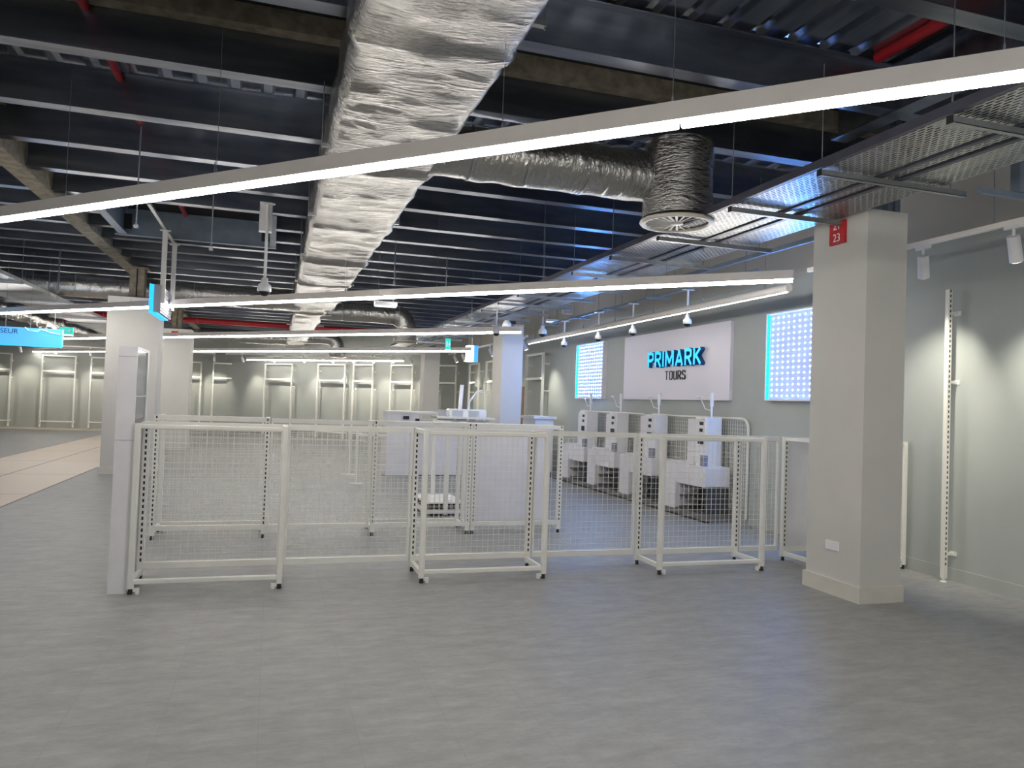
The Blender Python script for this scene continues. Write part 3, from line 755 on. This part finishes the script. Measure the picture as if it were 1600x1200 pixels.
def fence_unit(x, y, w, depth, label, group, solid=False, name='fence_unit'):
    """back frame at local y=0, arms reach to local y=depth (negative = towards camera)"""
    r = empty(name, (x, y, 0))
    for px in (.03, w-.03):
        post(r, px, 0, slotm, 'slotted_post')
        post(r, px, depth, white, 'front_post')
        a, b_ = (0, depth)
        MB().box(px-.018, px+.018, min(a, b_)+.02, max(a, b_)-.02, .06, .10).build('base_arm', white, r)
        MB().box(px-.018, px+.018, min(a, b_)+.02, max(a, b_)-.02, FH-.04, FH-.005).build('top_arm', white, r)
        s = 1 if px < w/2 else -1
        MB().tube([(px+s*.05, depth+.0, 0), (px+s*.05, depth, .02)], .018, 10).box(px+s*.02, px+s*.065, depth-.012, depth+.012, .02, .045).build('side_foot', white, r)
    MB().box(.05, w-.05, -.02, .02, FH-.05, FH).build('top_rail', white, r)
    MB().box(.05, w-.05, -.02, .02, .10, .15).build('lower_rail', white, r)
    MB().rbox(.05, w-.05, depth-.02, depth+.02, .075, .115, .008, 2, 'x').build('front_bar', white, r)
    MB().rbox(.05, w-.05, depth-.018, depth+.018, FH-.045, FH-.008, .008, 2, 'x').build('front_top_bar', white, r)
    if solid: MB().box(.05, w-.05, (depth*.96 if depth > 0 else -.008), (depth if depth > 0 else .008), .10, FH-.05).build('solid_panel', whitecool, r)
    else: mesh_panel(r, .055, w-.055, 0)
    return tag(r, label, 'fence unit', group)
def link(x, y, w, label, group):
    r = empty('mesh_infill_panel', (x, y, 0))
    MB().box(.0, w, -.018, .018, FH-.05, FH).build('top_rail', white, r)
    MB().box(.0, w, -.018, .018, .10, .15).build('lower_rail', white, r)
    MB().box(.0, .02, -.018, .018, .15, FH-.05).build('side_rail', white, r)
    MB().box(w-.02, w, -.018, .018, .15, FH-.05).build('side_rail', white, r)
    mesh_panel(r, .02, w-.02, 0)
    return tag(r, label, 'fence panel', group)
GF = 'front row of the white mesh fence'
fence_unit(-1.035, 7.05, 1.18, -.47, 'leftmost mesh fence unit, standing against the tall white panel box', GF)
link(.15, 7.05, 1.12, 'mesh infill panel between the first and second front fence units', GF)
fence_unit(1.28, 7.05, 1.20, -.47, 'second mesh fence unit of the front row, in mid picture', GF)
link(2.49, 7.05, 1.11, 'mesh infill panel between the second and third front fence units', GF)
fence_unit(3.61, 7.03, 1.22, -.47, 'third mesh fence unit of the front row, before the tills', GF)
link(4.84, 7.03, .49, 'narrow mesh infill panel left of the big white pillar', GF)
fence_unit(5.34, 6.97, 1.13, -.57, 'last fence unit with solid grey panel behind the big white pillar', GF, True)
GB = 'back row of the white mesh fence'
fence_unit(-1.21, 8.93, 1.20, .52, 'leftmost mesh unit of the back fence row', GB)
link(-.0, 8.93, 1.13, 'mesh infill panel in the back fence row', GB)
fence_unit(1.14, 8.93, 1.20, .52, 'middle mesh unit of the back fence row', GB)
fence_unit(2.35, 8.93, 1.18, .52, 'right unit of the back fence row with solid white panel', GB, True)
# queue divider running away behind the back row
r = empty('queue_divider', (2.35, 10.3, 0))
for y in (10.3, 11.2):
    o = MB().rbox(-.03, .03, -.03, .03, .03, 1.33, .01).build('post', white, r); o.location = (0, y-10.3, 0)
MB().box(-.3, .3, -.05, 1.0, .05, .10).box(-.28, .28, -.02, .97, .18, .20).build('base_shelf', white, r)
m = MB()
for k in range(14): m.box(-.27+k*.04, -.25+k*.04, 0, .95, .11, .14)
m.build('shelf_slots', slotdark, r)
MB().box(-.02, .02, .03, .87, 1.27, 1.32).build('top_rail', white, r)
tag(r, 'two post white queue divider with slatted base behind the fence', 'divider')
for (x, y, lb) in ((1.57, 16.1, 'farther slim white barrier post left of the island counter'), (1.55, 14.4, 'nearer slim white barrier post left of the island counter')):
    r = empty('barrier_post', (x, y, 0))
    MB().tube([(0, 0, .01), (0, 0, 1.0)], .024, 12).build('pole', white, r)
    MB().lathe((0, 0, 0), [(.14, 0), (.14, .01), (.03, .022), (.024, .03)], 24).build('foot', white, r)
    MB().box(-.03, .55, -.012, .012, .90, .93).build('arm', white, r)
    tag(r, lb, 'barrier post', 'slim white barrier posts')

# ------------------------------------------------------------------ tall white panel box at the fence end
r = empty('security_panel_tower', (-1.17, 6.6, 0))
MB().box(0, .135, 0, .02, .0, 1.95).build('front_panel', whitecool, r)
MB().box(0, .018, .02, .60, 0, 1.95).build('side_panel', whitecool, r)
MB().box(.018, .135, .58, .60, 0, 1.95).build('rear_panel', white, r)
MB().box(.018, .135, .02, .58, 1.93, 1.95).box(.018, .135, .02, .58, 1.55, 1.56).box(.018, .135, .02, .58, 0, .06).build('shelf', white, r)
MB().box(.122, .128, .02, .54, 1.37, 1.93).build('acrylic_window', glassm, r)
MB().box(.118, .135, .54, .58, 0.06, 1.93).build('black_edge_frame', white, r)
m = MB()
for z in (1.15, 1.7): m.tube([(.065, -.002, z), (.065, .0, z)], .008, 12)
m.build('cover_cap', whitepl, r)
for z in (1.868, 1.205): MB().box(0.0, .135, -.0015, 0, z, z+.003).build('panel_joint', greylines, r)
tag(r, 'tall narrow white panel box at the left end of the fence', 'cabinet')

# ------------------------------------------------------------------ sign wall
r = empty('signboard', (6.5, 11.45, 1.76))
part(MB().box(6.445, 6.5, 9.68, 13.22, 1.765, 2.955), 'board', signwhite, r)
GL = {'P': [[(0, 0), (0, 1), (.34, 1), (.5, .9), (.5, .58), (.34, .46), (0, .46)]],
      'R': [[(0, 0), (0, 1), (.34, 1), (.5, .9), (.5, .60), (.34, .48), (0, .48)], [(.26, .48), (.52, 0)]],
      'I': [[(0, 0), (0, 1)]], 'M': [[(0, 0), (0, 1), (.36, .22), (.72, 1), (.72, 0)]],
      'A': [[(0, 0), (.3, 1), (.6, 0)], [(.1, .27), (.5, .27)]], 'K': [[(0, 0), (0, 1)], [(.5, 1), (.06, .45)], [(.16, .58), (.54, 0)]],
      'T': [[(0, 1), (.56, 1)], [(.28, 1), (.28, 0)]], 'O': [[(.12, 0), (0, .14), (0, .86), (.12, 1), (.4, 1), (.52, .86), (.52, .14), (.4, 0), (.12, 0)]],
      'U': [[(0, 1), (0, .14), (.12, 0), (.38, 0), (.5, .14), (.5, 1)]],
      'S': [[(.5, .84), (.4, 1), (.1, 1), (0, .88), (0, .64), (.1, .54), (.4, .46), (.5, .36), (.5, .12), (.4, 0), (.1, 0), (0, .16)]]}
def stroke_word(word, ymid, zmid, width, height, xf, xb, tw, mats, parent, name):
    """condensed sans letters facing -X, built from strokes of width tw"""
    xs_ = []; x = 0
    for ch in word:
        w_ = max(p[0] for st in GL[ch] for p in st); xs_.append(x); x += w_ + .30
    tot = x-.30; sx = (width-tw)/tot; sz = height-tw; m = MB(); fr = 0
    for ch, x0 in zip(word, xs_):
        for st in GL[ch]:
            P2 = [((x0+p[0])*sx + tw/2, p[1]*sz - sz/2) for p in st]
            for i, (p, q) in enumerate(zip(P2, P2[1:])):
                dxx, dzz = q[0]-p[0], q[1]-p[1]; L = math.hypot(dxx, dzz); ux, uz = dxx/L, dzz/L; h = tw/2
                e0 = h*.98 if (i > 0 or uz == 0 or ux == 0) else 0; e1 = e0 if ux == 0 or uz == 0 else h*.5
                a0 = (p[0]-ux*h*.6, p[1]-uz*h*.6); a1 = (q[0]+ux*h*.6, q[1]+uz*h*.6)
                cs = [(a0[0]-uz*h, a0[1]+ux*h), (a1[0]-uz*h, a1[1]+ux*h), (a1[0]+uz*h, a1[1]-ux*h), (a0[0]+uz*h, a0[1]-ux*h)]
                e = fr*.0004; fr += 1
                vs = [(xf-e, ymid+width/2-c[0], zmid+c[1]) for c in cs] + [(xb, ymid+width/2-c[0], zmid+c[1]) for c in cs]
                m._add(vs, [(0, 1, 2, 3)], False, 0)
                m._add(vs, [(4, 7, 6, 5), (0, 4, 5, 1), (1, 5, 6, 2), (2, 6, 7, 3), (3, 7, 4, 0)], False, len(mats)-1)
    o = m.build(name, mats); o.parent = parent; o.matrix_parent_inverse = parent.matrix_basis.inverted(); return o
s_ = stroke_word('PRIMARK', 11.24, 2.46, 1.78, .285, 6.375, 6.445, .052, [cyanface, cyanside], r, 'cyan_lettering')
s_['label'] = 'bright cyan raised PRIMARK letters'
s2 = stroke_word('TOURS', 11.27, 2.18, .68, .155, 6.435, 6.445, .017, [blacktext], r, 'black_lettering')
s2['label'] = 'black TOURS letters'
tag(r, 'large white signboard with cyan PRIMARK and black TOURS lettering', 'sign')
def ledpanel(y0, y1, label):
    z0, z1 = 1.765, 2.955; x = 6.5
    r = empty('led_panel', (x, (y0+y1)/2, z0))
    m = MB().box(x-.10, x, y0, y0+.02, z0, z1).box(x-.10, x, y0+.02, y1-.02, z0, z0+.02).box(x-.10, x, y0+.02, y1-.02, z1-.02, z1).box(x-.10, x, y1-.02, y1, z0, z1)
    part(m, 'frame', whitecool, r)
    part(MB().box(x-.05, x-.01, y0+.02, y1-.02, z0+.02, z1-.02), 'backing', ledback, r)
    part(MB().box(x-.095, x-.055, y1-.03, y1-.021, z0+.021, z1-.021), 'painted_glow_strip', cyanedge, r)  # glowing strip stands in for LED light falling on the far side wall
    ny, nz = int((y1-y0)/.112), 15; m = MB()
    for i in range(ny):
        for j in range(nz):
            yy = y0+.07+(y1-y0-.16)*i/(ny-1); zz = z0+.07+(z1-z0-.14)*j/(nz-1)
            m.lathe((x-.052, yy, zz), [(.001, .009), (.006, .005), (.0075, 0), (.006, -.005), (.001, -.009)], 6)
    part(m, 'led_dots', leddot, r)['kind'] = 'stuff'
    return tag(r, label, 'light panel', 'blue glowing LED panels')
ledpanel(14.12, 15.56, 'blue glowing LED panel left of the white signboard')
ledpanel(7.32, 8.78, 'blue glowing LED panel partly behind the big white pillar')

# ------------------------------------------------------------------ self checkouts along the sign wall
o = MB().box(5.98, 6.48, 9.45, 16.2, 0, .085).box(5.94, 6.0, 9.42, 16.2, 0, .02, 1).build('checkout_plinth', [plinthm, blackm]); tag(o, 'long dark grey floor plinth under the tills', 'plinth')
def station(y0, label):
    r = empty('self_checkout', (5.98, y0, .085))
    MB().rbox(.02, .42, 0, 1.0, .40, .70, .03, 3, 'x').build('counter_body', whitecool, r)
    MB().rbox(.0, .40, .80, 1.18, .002, .70, .03, 3, 'x').build('leg_panel', whitecool, r)
    c_ = MB().box(.06, .42, 0.02, .80, 0.0, .04).box(.06, .42, .02, .06, .04, .40).box(.38, .42, .06, .80, .04, .40).box(.06, .38, .06, .80, .20, .22).build('storage_cabinet', darkcab, r)
    t_ = MB().rbox(.10, .36, .12, .42, .70, 1.42, .02, 3, 'z').build('terminal_tower', whitepl, r)
    MB().box(.09, .10, .16, .38, 1.16, 1.38).build('screen_bezel', whitecool, t_)
    MB().box(.084, .09, .20, .30, 1.30, 1.35).box(.084, .09, .19, .34, 1.02, 1.12).box(.084, .09, .22, .30, 1.20, 1.25).build('reader_windows', blackm, t_)
    MB().box(.08, .10, .14, .40, 1.385, 1.42).build('screen_hood', whitepl, t_)
    q = MB().tube([(.22, .2, 1.42), (.22, .2, 1.60)], .016, 10).tube([(.22, .2, 1.58), (.22, .2, 1.78)], .028, 14).build('status_pole', whitepl, r)
    MB().tube([(.22, .2, 1.52), (.20, .34, 1.54), (.19, .46, 1.70)], .008, 8).tube([(.19, .42, 1.715), (.19, .56, 1.72)], .018, 8).build('scanner_arm', whitepl, q)
    MB().rbox(.26, .38, .60, .92, .72, 1.38, .02, 3, 'x').build('bag_panel', whitecool, r)
    MB().box(.02, .38, .45, 1.0, .705, .73).build('scanner_shelf', whitepl, r)
    MB().box(.05, .12, .10, .2, .70, .86).build('card_terminal', greylines, r)
    return tag(r, label, 'checkout', 'white self checkouts on the sign wall')
for y, lb in ((9.55, 'self checkout nearest the camera, at the right end of the row'), (11.15, 'second self checkout from the right, under the signboard middle'), (12.6, 'third self checkout from the right, under the signboard left end'), (14.0, 'farthest self checkout, under the left blue panel')):
    station(y, lb)
def screen(y0, y1, label):
    r = empty('mesh_screen', (6.44, y0, 0)); x = 6.455
    R = .14; pts = [(x, y0, .086), (x, y0, 1.5-R)]
    for k in range(1, 7): a = math.radians(15*k); pts.append((x, y0+R-R*math.cos(a), 1.5-R+R*math.sin(a)))
    pts.append((x, y1-R, 1.5))
    for k in range(1, 7): a = math.radians(15*k); pts.append((x, y1-R+R*math.sin(a), 1.5-R+R*math.cos(a)))
    pts.append((x, y1, .086))
    part(MB().tube(pts, .02, 10), 'frame_tube', white, r)
    L = y1-y0-.04
    part(MB().grid((x, y0+.02, .2), (0, L, 0), (0, 0, 1.27), round(L/.06), 21, .006), 'wire_grid', white, r)
    return tag(r, label, 'mesh screen', 'white mesh screens behind the tills')
screen(9.2, 12.15, 'right mesh screen with rounded corners behind the tills')
screen(12.25, 15.4, 'left mesh screen with rounded corners behind the tills')
r = empty('service_counter', (5.6, 15.7, 0))
part(MB().box(5.75, 6.2, 16.3, 17.2, 0, 1.28), 'body', whitecool, r)
part(MB().box(5.70, 6.25, 16.25, 17.2, 1.28, 1.34), 'worktop', whitepl, r)
tag(r, 'white counter with blue tinted top beyond the last till', 'counter')

# ------------------------------------------------------------------ island counter in the middle distance
r = empty('island_counter', (3.4, 16, 0))
part(MB().box(2.30, 2.95, 15.75, 16.4, .02, 1.33).box(2.95, 4.55, 15.95, 16.4, .02, 1.20), 'body', whitecool, r)
part(MB().box(2.28, 3.35, 15.72, 16.42, 1.33, 1.37).box(3.35, 4.62, 15.72, 16.42, 1.24, 1.28), 'worktop', white, r)
m = MB()
for x in (3.40, 3.72, 4.08): m.box(x, x+.24, 15.95, 15.98, 1.28, 1.42).cut()
part(m, 'glass_divider', glassm, r)
part(MB().rbox(3.66, 4.5, 16.0, 16.3, 1.28, 1.45, .04, 3, 'y'), 'machine_casing', whitepl, r)
part(MB().box(2.62, 2.74, 15.70, 15.749, 1.20, 1.27).cut().box(2.88, 2.96, 15.70, 15.749, 1.17, 1.22), 'control_display', blackm, r)
m = MB().tube([(4.12, 16.1, 1.44), (4.12, 16.1, 1.62)], .03, 12).tube([(4.12, 16.1, 1.60), (4.30, 16.1, 1.85), (4.42, 16.1, 1.87)], .022, 10)
m.tube([(3.92, 16.1, 1.44), (3.95, 16.1, 1.98)], .045, 12)
part(m, 'monitor_arm', whitepl, r)
tag(r, 'white island counter with monitor arm left of the blue tinted pillar', 'counter')

# ------------------------------------------------------------------ hanging signs
r = empty('hanging_light_box', (-1.62, 12.1, 2.62))
part(MB().box(-1.83, -1.68, 12.5, 13.75, 2.80, 3.22), 'box', jitter(mat('louvre_grey', (.40, .40, .46), .6), .03), r)
m = MB()
for k in range(9): m.box(-1.68, -1.672, 12.53, 13.72, 2.83+k*.043, 2.842+k*.043)
part(m, 'louvre_lines', greylines, r)
part(MB().box(-1.84, -1.83, 12.49, 13.76, 2.79, 3.23).box(-1.83, -1.78, 12.485, 12.5, 2.8, 3.22).box(-1.83, -1.72, 12.5, 13.75, 2.785, 2.80), 'glowing_edge', bluesign2, r)
for y in (12.55, 13.7):
    part(MB().box(-1.70, -1.63, y-.02, y+.02, 2.95, 4.07), 'hanger_bar', white, r)
part(MB().box(-1.69, -1.64, 10.9, 13.85, 4.065, 4.10), 'hanger_channel', strutm, r)
for y in (12.55, 13.7): part(MB().box(-1.74, -1.59, y-.03, y+.03, 4.055, 4.066), 'clamp_plate', white, r)
tag(r, 'louvred light box with glowing blue edge hung on two white bars', 'light box')
r = empty('hanging_sign', (-4.8, 16.1, 2.35))
part(MB().box(-5.75, -3.83, 16.02, 16.12, 2.37, 2.695), 'panel', bluesign, r)
part(MB().box(-3.83, -3.81, 16.01, 16.13, 2.37, 2.695).box(-5.75, -3.83, 16.015, 16.125, 2.355, 2.37), 'edge_frame', bluesign2, r)
s_ = text('ASCENSEUR', .128, .002, [signtext], r, 'lettering', face_negy(-4.87, 16.015, 2.615), 1.0)
s_.matrix_parent_inverse = r.matrix_basis.inverted()
m = MB()
for k, z in enumerate((0,)):
    m.tube([(-4.42, 16.0, 2.70), (-4.35, 16.0, 2.645), (-4.2, 16.0, 2.635), (-4.17, 16.0, 2.68), (-4.08, 16.0, 2.66), (-3.98, 16.0, 2.62), (-3.84, 16.0, 2.60)], .008, 8)
part(m, 'loose_cable', whitepl, r)
m = MB()
for x in (-5.4, -4.75, -4.35, -3.95): m.tube([(x, 16.07, 2.69), (x, 16.07, 4.12)], .004, 6).cut()
part(m, 'suspension_wire', rodm, r)
tag(r, 'glowing blue hanging lift sign at the left edge', 'sign')
r = empty('hanging_cube_sign', (5.15, 20, 2.75))
part(MB().box(5.02, 5.18, 19.9, 20.2, 2.71, 3.16), 'white_face', mat('glowing_white_face', (.9, .9, .9), .4, emit=(.9, .97, 1), es=.8), r)
part(MB().box(5.18, 5.30, 19.9, 20.2, 2.71, 3.16), 'blue_face', bluesign, r)
part(MB().tube([(5.16, 20.05, 3.15), (5.16, 20.05, 4.05)], .01, 8), 'pole', whitepl, r)
tag(r, 'small white and blue box sign left of the blue tinted pillar', 'sign')
